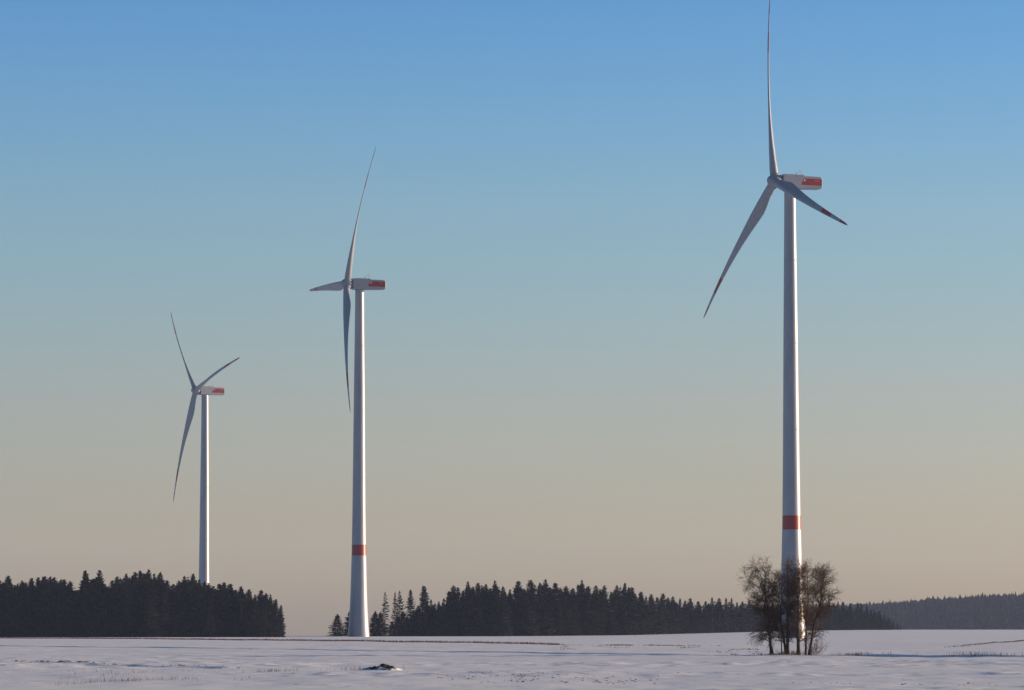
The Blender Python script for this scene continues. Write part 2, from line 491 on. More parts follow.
def turbine(px, Y, zbase, alpha, TILT, thetas, label):
    x = ray(px, 345).x * Y
    base = Vector((x, Y, zbase))
    to_cam = Vector((-x, -Y, 0)).normalized()
    left = Vector((to_cam.y, -to_cam.x, 0))
    if left.x > 0: left = -left
    up_h = to_cam * math.cos(alpha) + left * math.sin(alpha)          # upwind, horizontal
    rz = math.atan2(-up_h.y, -up_h.x)                                 # local -X -> upwind
    root = empty('wind_turbine', base, rz)
    tag(root, label, 'wind turbine', 'wind turbines on the field')
    t = obj('tower', ME['tower'], root)
    tag(obj('red_band', ME['red_band'], t), 'red ring painted round the white tower')
    for m in ME['flange']: obj('flange', m, t)
    n = obj('nacelle', ME['nacelle'], root)
    for k in 'ab':
        p = obj('side_panel', ME['side_panel_' + k], n)
        obj('emblem', ME['emblem_' + k], n)
        obj('marking_line', ME['line_' + k], n)
    obj('rear_panel', ME['rear_panel'], n); obj('rear_louvre', ME['rear_louvre'], n)
    obj('roof_hatch', ME['roof_hatch'], n); obj('weather_mast', ME['mast'], n); obj('beacon_light', ME['beacon'], n)
    nvec = Vector((-math.cos(TILT), 0, math.sin(TILT)))
    u = Vector((math.sin(TILT), 0, math.cos(TILT)))
    W = Vector((0, -1, 0))
    hubp = Vector((0, 0, HUB_Z)) + nvec * OVERHANG
    h = obj('hub', ME['hub'], root)
    h.matrix_local = Matrix.Translation(hubp) @ nvec.to_track_quat('Z', 'Y').to_matrix().to_4x4()
    for th in thetas:
        th = R(th)
        z = u * math.cos(th) + W * math.sin(th)
        xx = -u * math.sin(th) + W * math.cos(th)
        yy = z.cross(xx)
        mt = Matrix((xx, yy, z)).transposed().to_4x4()
        mt.translation = hubp
        b = obj('blade', ME['blade'], root); b.matrix_local = mt
        tag(obj('red_stripe', ME['stripe'], b), 'red stripe across the outer blade')
        tag(obj('red_tip', ME['tip'], b), 'red painted blade tip')
        c = obj('blade_collar', ME['collar'], root); c.matrix_local = mt
    return root

def turb_at(px, hub_y, Y, *a):
    zb = at(px, hub_y, Y).z - HUB_Z
    return turbine(px, Y, zb, *a)

TURBINES = [
    turb_at(790.7, 183.0, 1198, R(65.1), R(4.9), (-11.2, 108.8, 228.8), 'tall white wind turbine with red tower ring rising behind the bare tree clump'),
    turb_at(359.5, 285.0, 1538, R(75.7), R(5.0), (32.0, 152.0, 272.0), 'white wind turbine with flared foot standing in the open gap between the woods'),
    turb_at(205.3, 391.4, 2009, R(67.7), R(4.1), (-42.9, 77.1, 197.1), 'distant white wind turbine with its tower foot hidden by the spruce wood'),
]
print('turbine bases', [tuple(round(v, 1) for v in t.location) for t in TURBINES], [round(gz(t.location.x, t.location.y), 2) for t in TURBINES])

# ---------------------------------------------------------------- conifers
def conifer_arrays(r, H, Rmax, whorl=0.55, nb=8, full=1.0, twigs=6, bare=0.05, sparse=0.0, power=0.62):
    """triangles of a spruce crown; unit metres, base at z=0"""
    P, T = [], []
    def tri(a, b, c):
        i = len(P); P.extend((a, b, c)); T.append((i, i + 1, i + 2))
    z = bare * H
    ph = r.random() * 6.28
    side = 1 + 0.15 * r.standard_normal()
    while z < H * 0.985:
        f = z / H
        rad = Rmax * (1 - f) ** power * (0.78 + 0.44 * r.random())
        rad = max(rad, 0.30)
        n = max(5, int(nb * (0.7 + 0.3 * (1 - f)) + r.random()))
        for k in range(n):
            if r.random() < sparse: continue
            ph += 2.399 + 0.4 * r.standard_normal()
            L = rad * (0.65 + 0.5 * r.random()) * (1 + (side - 1) * math.cos(ph))
            zz = z + whorl * (r.random() - 0.5)
            ca, sa = math.cos(ph), math.sin(ph)
            droop = (0.34 - 0.62 * f) * L * (0.6 + 0.7 * r.random())
            wd = (0.17 * L + 0.24) * (0.8 + 0.5 * r.random()) * full
            def pt(t, side_off, dz=0.0):
                rr = L * t
                h = zz - droop * (t ** 1.3) * 1.2 + 0.16 * L * t ** 3 + dz
                return (rr * ca - side_off * sa, rr * sa + side_off * ca, h)
            # flat spray
            tri(pt(0.02, 0), pt(0.55, wd), pt(1.0, 0))
            tri(pt(0.02, 0), pt(1.0, 0), pt(0.5, -wd))
            # hanging twigs give the spray depth
            for q in range(twigs):
                t = 0.2 + 0.78 * (q + r.random()) / twigs
                so = wd * (r.random() - 0.5) * 1.8 * (1.05 - t)
                hang = (0.20 + 0.30 * r.random()) * (0.35 + 0.10 * L) * (1.0 if r.random() < 0.75 else -0.8)
                dl = 0.22 * L * (r.random() + 0.3)
                tri(pt(max(t - 0.12, 0), so * 0.6), pt(min(t + 0.10, 1.02), so), pt(t + 0.03, so + dl * (r.random() - 0.5), -hang))
        z += whorl * (0.75 + 0.5 * r.random()) * (1 - 0.45 * f)
    # leader
    tri((0.35, 0, H * 0.945), (-0.35, 0.03, H * 0.945), (0, 0, H * 1.005))
    tri((0, 0.35, H * 0.945), (0.03, -0.35, H * 0.945), (0, 0, H * 1.005))
    return np.array(P), np.array(T)

def trunk_arrays(H, r0):
    k, rings = 7, []
    for z, q in ((-0.4, 1.25), (0, 1.1), (0.6, 1.0), (H * 0.4, 0.66), (H * 0.8, 0.24), (H * 0.96, 0.05)):
        rings.append([(r0 * q * math.cos(2 * math.pi * i / k), r0 * q * math.sin(2 * math.pi * i / k), z) for i in range(k)])
    return ring_surface(rings)

KINDS = {}
def make_kind(key, H, Rmax, mat, **kw):
    r = np.random.default_rng(sum(ord(c) * 7 for c in key))
    P, T = conifer_arrays(r, H, Rmax, **kw)
    KINDS[key] = (mesh_tris('crown', P, T, mat), mesh_from('trunk', *trunk_arrays(H, 0.012 * H + 0.05), M_bark, True), H)
for i in range(6):
    make_kind('spruce%d' % i, 20.0, 4.0 + 0.3 * (i % 3), M_needle if i % 2 else M_needle2, power=0.45 + 0.035 * i, nb=10)
for i in range(3):
    make_kind('slim%d' % i, 20.0, 3.3 + 0.2 * i, M_needle, power=0.58, nb=10)
for i in range(3):
    make_kind('gappy%d' % i, 19.0, 4.0 + 0.3 * i, M_needle2, sparse=0.18, whorl=0.8, nb=9, twigs=5, bare=0.12, power=0.66)
for i in range(2):
    make_kind('broad%d' % i, 10.0, 3.6 + 0.3 * i, M_needle, power=0.75, whorl=0.36, bare=0.01, nb=11)

n_con = 0
def conifer(kind, x, y, h, label, group, wide=1.0, name='spruce_tree'):
    global n_con
    crown, trunk, H = KINDS[kind]
    s = h / H
    root = empty(name, (x, y, gz(x, y)), random.uniform(0, 6.28))
    root.scale = (s * wide, s * wide, s)
    tag(root, label, 'tree', group)
    obj('trunk', trunk, root); obj('crown', crown, root)
    n_con += 1
    return root

def con_px(kind, px, topy, Y, label, group, wide=1.0, name='spruce_tree'):
    x = ray(px, 600).x * Y
    z0 = gz(x, Y)
    h = at(px, topy, Y).z - z0
    return conifer(kind, x, Y, max(h, 1.5), label, group, wide, name)

LW = [(-30, 577), (-18, 580), (-8, 574), (0, 579.8), (8, 575.4), (17.6, 583), (22, 580.5), (31.5, 577.6), (38, 577), (44, 576), (50, 575.8), (54, 577), (61, 579), (64, 579), (70, 581), (76, 590),
      (85, 570), (93, 578), (99.6, 569.7), (108, 586), (112, 580), (117, 576), (126, 573), (135, 571.7), (140, 570), (148.6, 568.8), (154, 573), (160, 571.7), (167, 580), (173, 584), (179, 580), (184, 575.6), (193, 573), (199, 579),
      (204.5, 581), (208.5, 583), (213, 586), (219, 583.4), (224, 582), (230.6, 583.4), (236, 589), (241, 586), (249, 589), (255, 594), (261, 589.7), (266, 593), (270.5, 594), (276, 599), (281, 605), (284.0, 612)]
LAB_L = 'spruce tip breaking the skyline of the wood that hides the distant turbine foot'
LAB_L2 = 'lower dark spruce on the field edge of the wood hiding the distant turbine foot'
GRP_L2 = 'edge spruces of the wood in front of the distant turbine'
GRP_L = 'spruces of the wood in front of the distant turbine'
SP = ['spruce%d' % i for i in range(6)] + ['slim%d' % i for i in range(3)]
for i, (px, ty) in enumerate(LW):
    Y = 1490 + random.uniform(-12, 14)
    lab, grp = LAB_L, GRP_L
    if px in (85, 99.6):
        lab, grp = 'one of two tall spruce spires standing out above their wood beside a notch', 'twin spruce spires'
        con_px('spruce4', px, ty, Y, lab, grp, 0.9)
    elif px > 283:
        con_px('broad0', px - 4, ty - 3, Y, 'low rounded spruce closing the end of the wood by the open gap', None, 0.75)
    else:
        con_px(random.choice(SP), px, ty, Y, lab, grp, random.uniform(0.85, 1.1))
ltx = [p[0] for p in LW]; lty = [p[1] for p in LW]
for i in range(66):                                       # lower trees along the edge and between the spires
    px = -34 + 318 * (i + 0.5) / 66 + random.uniform(-2, 2)
    if px > 280: continue
    env = np.interp(px, ltx, lty)
    con_px(random.choice(SP), px, env + random.uniform(8, 22), 1470 + random.uniform(-6, 34), LAB_L2, GRP_L2, random.uniform(0.95, 1.25))

MW = [(424.5, 586), (431, 599), (435, 603), (439, 601), (444, 598), (449, 591), (453.5, 585.4), (458, 587), (463, 590), (468, 581), (473, 586), (478, 582.5), (486, 583.5), (490, 588), (494.8, 580), (503, 586), (510, 589), (518, 580.5), (524, 588), (530.6, 579.7),
      (540, 582), (545.6, 579), (550, 587), (555, 582.4), (561, 588), (566, 586), (573, 588), (578, 584), (582, 579.7), (588, 586), (596, 585), (600, 589), (604.4, 585), (611, 591), (617, 584.6), (625, 582.4), (629, 587), (632, 587), (641, 591.4), (646, 596), (651, 594), (657, 597), (663, 593.4),
      (668, 597), (673, 596), (680, 598), (685, 600), (690.5, 598), (698, 601), (705.6, 601), (712, 597), (719, 597.7), (726, 597.7), (731.6, 597.7), (737, 602), (742.5, 601), (749, 600), (757, 603), (765, 601), (773, 602), (781, 600), (789, 602), (797, 601), (805, 603), (813, 601), (821, 602), (829, 601),
      (834, 603), (838, 601), (843, 601.5), (850, 603), (858, 603.5), (861.5, 603.5), (867, 606), (871, 608.5), (874, 608.5), (879, 611), (884, 614.5), (889, 617.5), (893, 620), (897, 623), (900, 625.5)]
def MD(px):
    return float(np.interp(px, [420, 500, 620, 740, 860, 900], [1605, 1610, 1720, 2080, 2430, 2500]))
LAB_M = 'spruce tip on the skyline of the long wood receding behind the bare tree clump'
LAB_M2 = 'lower dark spruce on the field edge of the long receding wood'
GRP_M2 = 'edge spruces of the long receding wood'
GRP_M = 'spruces of the long receding wood'
for i, (px, ty) in enumerate(MW):
    con_px(random.choice(SP), px, ty, MD(px) + random.uniform(-8, 12), LAB_M, GRP_M, random.uniform(0.85, 1.15) * (1.6 if px > 878 else 1.0))
mtx = [p[0] for p in MW]; mty = [p[1] for p in MW]
for i in range(84):
    px = 428 + 466 * (i + 0.5) / 84 + random.uniform(-2, 2)
    env = np.interp(px, mtx, mty)
    base = np.interp(px, [420, 500, 620, 740, 860, 900], [636, 636, 634.5, 632, 630, 629.5])
    ty = env + random.uniform(0.1, 0.4) * (base - env)
    con_px(random.choice(SP), px, ty, MD(px) - 14 + random.uniform(-5, 20), LAB_M2, GRP_M2, random.uniform(1.0, 1.35))

# trees standing free round the foot of the middle turbine
con_px('broad0', 337.5, 614.0, 1600, 'small bushy fir standing free at the outer edge beside the turbine foot', None, 1.35, 'fir_tree')
con_px('broad1', 350.5, 609.5, 1610, 'small fir half hidden behind the flared turbine foot', None, 1.15, 'fir_tree')
con_px('broad1', 375.5, 611.0, 1590, 'low dense fir touching the lit side of the turbine foot', None, 1.0, 'fir_tree')
con_px('broad0', 380.5, 612.0, 1588, 'low dense fir under the thin crowned spruce', None, 1.2, 'fir_tree')
con_px('gappy0', 385.0, 591.5, 1600, 'thin crowned spruce with see-through branches closest to the turbine foot', None, 0.85)
con_px('gappy1', 395.0, 591.0, 1604, 'gappy narrow spruce with a broken top between two thin spruces', None, 0.55)
con_px('gappy2', 399.6, 590.5, 1600, 'gappy spruce with airy crown next to a dense pointed one', None, 0.95)
con_px('slim0', 410.5, 589.5, 1598, 'dense pointed spruce between two airy crowned ones', None, 1.15)
con_px('gappy1', 423.0, 585.0, 1600, 'tallest airy crowned spruce at the start of the long wood', None, 1.1)
for px, ty in ((392, 621), (398, 615), (403, 611), (407, 616), (414, 610), (418, 606), (427, 603), (433, 606), (440, 606)):
    con_px('broad%d' % random.randrange(2), px, ty, 1592 + random.uniform(-3, 3), 'low dense fir filling in under the airy crowned spruces', 'low firs under the airy spruces', 1.15, 'fir_tree')

# the depth of the two woods: uncountable trees behind the edge rows
def wood_mass(name, spots, mat, seed, whorl=1.3, nb=6, twigs=2):
    r = np.random.default_rng(seed)
    base = [conifer_arrays(r, 20.0, 3.3 + 0.3 * k, whorl=whorl, nb=nb, twigs=twigs, full=1.9, bare=0.05) for k in range(5)]
    PP, TT, off = [], [], 0
    for (x, y, z, h) in spots:
        P, T = base[r.integers(5)]
        a = r.random() * 6.28; s = h / 20.0; wd = s * (0.9 + 0.35 * r.random())
        ca, sa = math.cos(a), math.sin(a)
        Q = np.stack([(P[:, 0] * ca - P[:, 1] * sa) * wd + x, (P[:, 0] * sa + P[:, 1] * ca) * wd + y, P[:, 2] * s + z], 1)
        PP.append(Q); TT.append(T + off); off += len(P)
    o = obj(name, mesh_tris(name, np.concatenate(PP), np.concatenate(TT), mat))
    print(name, len(spots), sum(len(t) for t in TT))
    return o

spots = []
for row in range(9):
    Y = 1508 + row * 5.0
    for px in np.arange(-36, 280, 1.75 * 4000 / 1500.0 * 0.9):
        p = px + rng.normal() * 2.0
        if p > 279 - row * 1.0: continue
        env = float(np.interp(p, ltx, lty)); YY = Y + rng.normal() * 1.5
        x = ray(p, 600).x * YY; z0 = gz(x, YY)
        h = at(p, env + 3 + 9 * rng.random(), YY).z - z0
        spots.append((x, YY, z0, max(h, 4)))
tag(wood_mass('spruce_wood', spots, M_needle, 21), 'shadowy depth of the spruce wood below the distant turbine', 'wood', kind='stuff')
spots = []
for row in range(8):
    px = 430.0
    while px < 893:
        Yb = MD(px)
        px += 4.2 * 4000 / Yb * (0.8 + 0.4 * rng.random())
        env = float(np.interp(px, mtx, mty)); YY = Yb + 14 + row * 5.5 + rng.normal() * 1.5
        if px > 892 - row * 2: continue
        x = ray(px, 600).x * YY; z0 = gz(x, YY)
        h = at(px, env + 2.5 + 6 * rng.random(), YY).z - z0
        spots.append((x, YY, z0, max(h, 3)))
tag(wood_mass('spruce_wood', spots, M_needle, 22), 'shadowy depth of the long receding spruce wood', 'wood', kind='stuff')
# far wooded hill: trees too distant to tell branches apart
def far_tree(r):
    P, T = [], []
    tiers = 4
    for t in range(tiers):
        z0 = 20 * (0.02 + 0.22 * t); z1 = 20 * min(1.0, 0.42 + 0.2 * t)
        rad = 4.2 * (1 - 0.20 * t)
        k = 9; i0 = len(P)
        for q in range(k):
            rr = rad * (0.65 + 0.6 * r.random()); a = 2 * math.pi * q / k
            P.append((rr * math.cos(a), rr * math.sin(a), z0 + 1.6 * r.random()))
        P.append((0.3 * r.standard_normal(), 0.3 * r.standard_normal(), z1))
        for q in range(k):
            T.append((i0 + q, i0 + (q + 1) % k, i0 + k))
    return np.array(P), np.array(T)
def hill_mass(spots, seed):
    r = np.random.default_rng(seed)
    base = [far_tree(r) for _ in range(7)]
    PP, TT, off = [], [], 0
    for x, y, z, h in spots:
        P, T = base[r.integers(7)]
        a = r.random() * 6.28; s = h / 20.0; wd = s * (0.8 + 0.5 * r.random()); ca, sa = math.cos(a), math.sin(a)
        PP.append(np.stack([(P[:, 0] * ca - P[:, 1] * sa) * wd + x, (P[:, 0] * sa + P[:, 1] * ca) * wd + y, P[:, 2] * s + z], 1))
        TT.append(T + off); off += len(P)
    return obj('hill_wood', mesh_tris('hill_wood', np.concatenate(PP), np.concatenate(TT), M_far, True))
hxs, hys = [], []
for yy in np.arange(4400, 5330, 9.5):
    for xx in np.arange(200, 900, 6.2):
        hxs.append(xx + rng.normal() * 2.5); hys.append(yy + rng.normal() * 3)
hxs, hys = np.array(hxs), np.array(hys)
hzs = ground_z(hxs, hys)
hh = 14 + 5 * rng.random(len(hxs)) + np.where(rng.random(len(hxs)) < 0.10, 5 * rng.random(len(hxs)), 0) + 5 * vnoise(hxs * 0.03, hys * 0.03)
tag(hill_mass(list(zip(hxs, hys, hzs, hh)), 23), 'hazy wooded hill on the skyline past the end of the long wood', 'wood', kind='stuff')

# ---------------------------------------------------------------- bare broadleaf trees
class Limbs:
    def __init__(self): self.V, self.F = [], []
    def path(self, pts, rads, k=5):
        n0 = len(self.V)
        m = len(pts)
        up = Vector((0.3, 0.7, 0.2)).normalized()
        for i, p in enumerate(pts):
            d = (pts[min(i + 1, m - 1)] - pts[max(i - 1, 0)]).normalized()
            a = d.cross(up)
            if a.length < 1e-3: a = d.cross(Vector((1, 0, 0)))
            a.normalize(); b = d.cross(a)
            for j in range(k):
                c, s = math.cos(2 * math.pi * j / k), math.sin(2 * math.pi * j / k)
                self.V.append(tuple(p + (a * c + b * s) * rads[i]))
        for i in range(m - 1):
            for j in range(k):
                q = n0 + i * k + j; q2 = n0 + i * k + (j + 1) % k
                self.F.append((q, q2, q2 + k, q + k))
    def mesh(self, name, mat):
        return mesh_tris(name, np.array(self.V), np.array(self.F), mat, True)

def grow(r, p, d, L, n, wob, trop):
    pts = [p.copy()]
    d = d.normalized()
    for i in range(n):
        d = (d + Vector((r.gauss(0, wob), r.gauss(0, wob), r.gauss(0, wob) + trop))).normalized()
        p = p + d * (L / n)
        pts.append(p.copy())
    return pts

def lerp_path(pts, t):
    f = t * (len(pts) - 1); i = min(int(f), len(pts) - 2); u = f - i
    return pts[i].lerp(pts[i + 1], u), (pts[i + 1] - pts[i]).normalized()

def rnd_perp(r, d, ang):
    v = Vector((r.gauss(0, 1), r.gauss(0, 1), r.gauss(0, 1)))
    a = (v - d * v.dot(d)).normalized()
    return (d * math.cos(ang) + a * math.sin(ang)).normalized()

def bare_tree(seed, base, top, r0, stems=1, crown0=0.35, blen=3.0, nb=18, spread=R(48), droop=-0.02, low=0, lean_side=None, dens=1.0):
    r = random.Random(seed)
    TR, BR, TW = Limbs(), Limbs(), Limbs()
    mains = []
    H = (top - base).length
    for s in range(stems):
        tp = top - base
        if s: tp = tp * (0.86 - 0.08 * s) + Vector((r.uniform(-1.2, 1.2), r.uniform(-0.8, 0.8), 0))
        pts = []
        N = 12
        off = Vector((r.uniform(-0.25, 0.25) * s, r.uniform(-0.2, 0.2) * s, 0))
        w1, w2, ph = r.uniform(-0.25, 0.25), r.uniform(-0.2, 0.2), r.uniform(0, 6)
        for i in range(N + 1):
            t = i / N
            q = off + tp * t
            q += Vector((w1 * math.sin(3 * t * 3.14 + ph), w2 * math.cos(2.3 * t * 3.14 + ph), 0)) * t
            pts.append(q + Vector((0, 0, -0.3 if i == 0 else 0)))
        rads = [r0 * (0.8 if s else 1.0) * ((1 - 0.93 * i / N) ** 0.9 + (0.35 if i == 0 else 0)) for i in range(N + 1)]
        TR.path(pts, rads, 9)
        mains.append((pts, rads))
    def twig(p, d, L, rad):
        pts = grow(r, p, d, L, 3, 0.16, droop * 2.0)
        TW.path(pts, [rad, rad * 0.8, rad * 0.6, rad * 0.35], 3)
        for k in range(2 if dens > 0.8 else 1):
            t = r.uniform(0.3, 0.9)
            q, dd = lerp_path(pts, t)
            p2 = grow(r, q, rnd_perp(r, dd, R(r.uniform(20, 50))), L * 0.55, 2, 0.2, droop * 2.5)
            TW.path(p2, [rad * 0.7, rad * 0.55, rad * 0.3], 3)
    def branch(p, d, L, rad, nsub):
        pts = grow(r, p, d, L, 6, 0.10, 0.03)
        BR.path(pts, [rad * (1 - 0.13 * i) for i in range(7)], 5)
        for k in range(nsub):
            t = 0.18 + 0.82 * (k + r.random()) / nsub
            q, dd = lerp_path(pts, min(t, 0.99))
            L2 = L * (0.62 - 0.30 * t) * r.uniform(0.7, 1.3)
            p2 = grow(r, q, rnd_perp(r, dd, R(r.uniform(28, 58))), L2, 4, 0.14, droop)
            BR.path(p2, [rad * 0.45 * (1 - 0.17 * i) for i in range(5)], 4)
            nt = max(3, int((4 + L2 * 6.0) * dens))
            for m in range(nt):
                t2 = 0.15 + 0.85 * (m + r.random()) / nt
                q2, d2 = lerp_path(p2, min(t2, 0.99))
                twig(q2, rnd_perp(r, d2, R(r.uniform(18, 55))), r.uniform(0.35, 0.85), 0.012)
    for mi, (pts, rads) in enumerate(mains):
        cnt = int(nb / (1 + 0.5 * mi))
        for k in range(cnt):
            t = crown0 + (0.99 - crown0) * ((k + r.random()) / cnt) ** 0.9
            p, d = lerp_path(pts, min(t, 0.99))
            dd = rnd_perp(r, d, spread * r.uniform(0.55, 1.25))
            if lean_side is not None:
                dd = (dd + lean_side * 0.75).normalized()
            prof = math.sin(math.pi * min(1, (1.12 - (t - crown0) / (1 - crown0)) * 0.72 + 0.12))
            L = blen * (0.5 + 0.5 * prof) * r.uniform(0.7, 1.2)
            rad = min(0.30 * np.interp(t * 12, range(13), rads) + 0.018, 0.075)
            branch(p, dd, L, rad, int((5 + L * 1.3)))
    for k in range(low):                       # hanging low growth round the lower stem
        t = r.uniform(0.13, 0.42)
        p, d = lerp_path(mains[0][0], t)
        a = r.uniform(0, 6.28)
        dd = Vector((math.cos(a) * 1.0 - 0.35, math.sin(a), 0.12)).normalized()
        L = blen * r.uniform(0.6, 1.0)
        pts = grow(r, p, dd, L, 6, 0.08, -0.09)
        BR.path(pts, [0.03 * (1 - 0.12 * i) for i in range(7)], 4)
        for m in range(12):
            q2, d2 = lerp_path(pts, 0.3 + 0.69 * (m + r.random()) / 12)
            twig(q2, (rnd_perp(r, d2, R(50)) + Vector((0, 0, -0.7))).normalized(), r.uniform(0.4, 0.95), 0.011)
    return TR, BR, TW

TREE_Y = 478.0
def place_bare(seed, bx, by_off, tx, ty, label, **kw):
    Y = TREE_Y + by_off
    x0 = ray(bx, 650).x * Y
    z0 = gz(x0, Y)
    tp = at(tx, ty, Y)
    base = Vector((0, 0, 0)); top = Vector((tp.x - x0, kw.pop('dy', 0.0), tp.z - z0))
    TR, BR, TW = bare_tree(seed, base, top, **kw)
    root = empty('bare_tree', (x0, Y, z0))
    tag(root, label, 'tree', 'bare trees of the clump')
    obj('trunk', TR.mesh('trunk', M_bare), root)
    c = obj('crown', BR.mesh('crown', M_bare), root)
    tag(obj('twigs', TW.mesh('twigs', M_twig), c), kind='stuff')
    return root

place_bare(113, 771.5, 0.0, 765.0, 576.0, 'bare forked tree with low drooping twigs at the outer edge of the clump', r0=0.20, stems=2, nb=26, blen=2.9, crown0=0.14, low=26, droop=-0.05)
place_bare(102, 781.5, 3.0, 780.5, 580.0, 'slender bare sapling with a thin straight stem in the clump', r0=0.085, nb=15, blen=1.6, crown0=0.16)
place_bare(103, 787.5, -1.0, 788.0, 574.0, 'thick twin stemmed bare tree in the middle of the clump', r0=0.23, stems=2, nb=27, blen=2.0, crown0=0.14)
place_bare(104, 798.5, -2.0, 797.0, 573.0, 'stout single stemmed bare tree in front of the turbine tower', r0=0.24, nb=32, blen=2.1, crown0=0.12)
place_bare(105, 805.5, 2.5, 808.5, 576.0, 'upright bare tree beside the lit edge of the turbine tower', r0=0.15, nb=29, blen=2.1, crown0=0.12)
place_bare(106, 808.5, 0.5, 824.0, 579.0, 'leaning bare tree fanning its twigs out away from the clump', r0=0.17, nb=30, blen=2.5, crown0=0.16, spread=R(36), lean_side=Vector((0.3, 0, 0.42)), dens=0.9)

def shrub(bx, by_off, wid, h, n, label, seed, tilt=0.0):
    r = random.Random(seed)
    Y = TREE_Y + by_off
    x0 = ray(bx, 650).x * Y
    root = empty('shrub', (x0, Y, gz(x0, Y)))
    tag(root, label, 'shrub', 'leafless shrubs at the foot of the bare clump')
    ST, TW = Limbs(), Limbs()
    for i in range(n):
        p = Vector((r.gauss(0, wid * 0.3), r.gauss(0, wid * 0.25), -0.1))
        d = Vector((r.gauss(tilt, 0.45), r.gauss(0, 0.4), 1))
        L = h * r.uniform(0.5, 1.1)
        pts = grow(r, p, d, L, 5, 0.12, 0.0)
        ST.path(pts, [0.018 * (1 - 0.14 * k) for k in range(6)], 4)
        for m in range(7):
            q, dd = lerp_path(pts, r.uniform(0.2, 0.99))
            p2 = grow(r, q, rnd_perp(r, dd, R(r.uniform(20, 60))), L * r.uniform(0.2, 0.45), 3, 0.18, -0.03)
            TW.path(p2, [0.011, 0.009, 0.007, 0.004], 3)
    s = tag(obj('stems', ST.mesh('stems', M_twig), root), kind='stuff')
    tag(obj('twigs', TW.mesh('twigs', M_twig), s), kind='stuff')

shrub(784, -1.5, 2.2, 0.8, 60, 'low dark scrub round the stems of the bare clump', 201)
shrub(797, -2.0, 2.0, 0.7, 60, 'low matted scrub at the foot of the stout bare tree', 202)
shrub(812, 0.5, 1.2, 2.2, 34, 'reddish leafless shrub leaning out under the leaning bare tree', 203, 0.25)
shrub(756, 0.5, 1.6, 0.5, 16, 'small wispy shrub beside the forked bare tree', 204)

# ---------------------------------------------------------------- dry grass, stalks, clods
def stalk_field(name, pts, hmin, hmax, wid, mat, seed, lean=0.25, blades=3):
    r = np.random.default_rng(seed)
    P, T = [], []
    for (x, y) in pts:
        z = gz(x, y) - 0.03
        for b in range(blades):
            h = hmin + (hmax - hmin) * r.random()
            a = r.random() * 6.28; lx, ly = r.normal() * lean * h, r.normal() * lean * h
            bx, by = x + r.normal() * 0.06, y + r.normal() * 0.06
            dx, dy = math.cos(a) * wid, math.sin(a) * wid
            i = len(P)
            mxp = (bx + lx * 0.4, by + ly * 0.4, z + h * 0.6)
            P += [(bx - dx, by - dy, z), (bx + dx, by + dy, z), (mxp[0] + dx * .7, mxp[1] + dy * .7, mxp[2]), (mxp[0] - dx * .7, mxp[1] - dy * .7, mxp[2]), (bx + lx, by + ly, z + h)]
            T += [(i, i + 1, i + 2), (i, i + 2, i + 3), (i + 3, i + 2, i + 4)]
    return obj(name, mesh_tris(name, np.array(P), np.array(T), mat))

def along(poly, n, seed, jit, x0=-1e9, x1=1e9, clump=0.0):
    r = np.random.default_rng(seed)
    xs = [p[0] for p in poly]; ys = [p[1] for p in poly]
    out = []
    a, b = max(min(xs), x0), min(max(xs), x1)
    while len(out) < n:
        x = a + (b - a) * r.random()
        if clump and vnoise(x * clump, 5.5) < r.normal() * 0.12: continue
        out.append((x, float(np.interp(x, xs, ys)) + r.normal() * jit))
    return out

def patch(pxs, pys, n, seed):
    r = np.random.default_rng(seed); out = []
    while len(out) < n:
        px = r.uniform(*pxs); py = r.uniform(*pys)
        q = gpt(px, py)
        if vnoise(px * 0.045, py * 0.28) > -0.02: out.append(q)
    return out
xa = VERGE_A[6][0]
tag(stalk_field('verge_grass', along(VERGE_A, 7000, 301, 2.8, -1e9, xa), 0.14, 0.50, 0.03, M_rust, 302, 0.4), 'reddish strip of dry grass along the far field boundary', 'grass', kind='stuff')
tag(stalk_field('verge_grass', [p for p in along(VERGE_A, 900, 303, 4.0, xa, 1e9, 0.35) if rng.random() > (p[0] - xa) / 30], 0.08, 0.28, 0.03, M_dry, 304, 0.4), 'thin broken strip of dry grass short of the bare tree clump', 'grass', kind='stuff')
tag(stalk_field('verge_grass', [p for k, p in enumerate(along(VERGE_B, 1900, 305, 2.5)) if rng.random() < 0.12 + 0.88 * (p[0] - VERGE_B[0][0]) / 40], 0.10, 0.30, 0.03, M_dry, 306, 0.4), 'dry grass line climbing the snow towards the hazy hill', 'grass', kind='stuff')
tag(stalk_field('field_tufts', patch((560, 760), (644.6, 650.5), 420, 341), 0.06, 0.20, 0.03, M_dry, 342, 0.4, 2), 'scattered short tufts breaking the snow short of the bare tree clump', 'grass', kind='stuff')
DR = [(x, y + 1.6) for x, y in DITCH]
tag(stalk_field('bank_stalks', along(DR, 260, 307, 0.5, 40, 64, 0.5), 0.15, 0.55, 0.012, M_dry, 308, 0.15, 2), 'scattered dry stalks along the blue shaded bank past the bare clump', 'grass', kind='stuff')
tag(stalk_field('bank_stalks', along(DR, 240, 309, 0.6, 26, 42, 0.5), 0.10, 0.35, 0.014, M_dry, 310, 0.3, 3), 'dry stalks on the bank round the bare tree clump', 'grass', kind='stuff')
STUB = [gpt(*p) for p in ((60, 684), (110, 681), (160, 679.5), (205, 678), (240, 673), (290, 671.5), (330, 670.6), (362, 670))]
tag(stalk_field('stubble_row', along(STUB, 330, 311, 1.8, -1e9, 1e9, 0.7) + patch((60, 250), (668, 681), 150, 313), 0.08, 0.38, 0.008, M_dry, 312, 0.12, 2), 'row of dry stubble stalks leading to the earth heap', 'grass', kind='stuff')

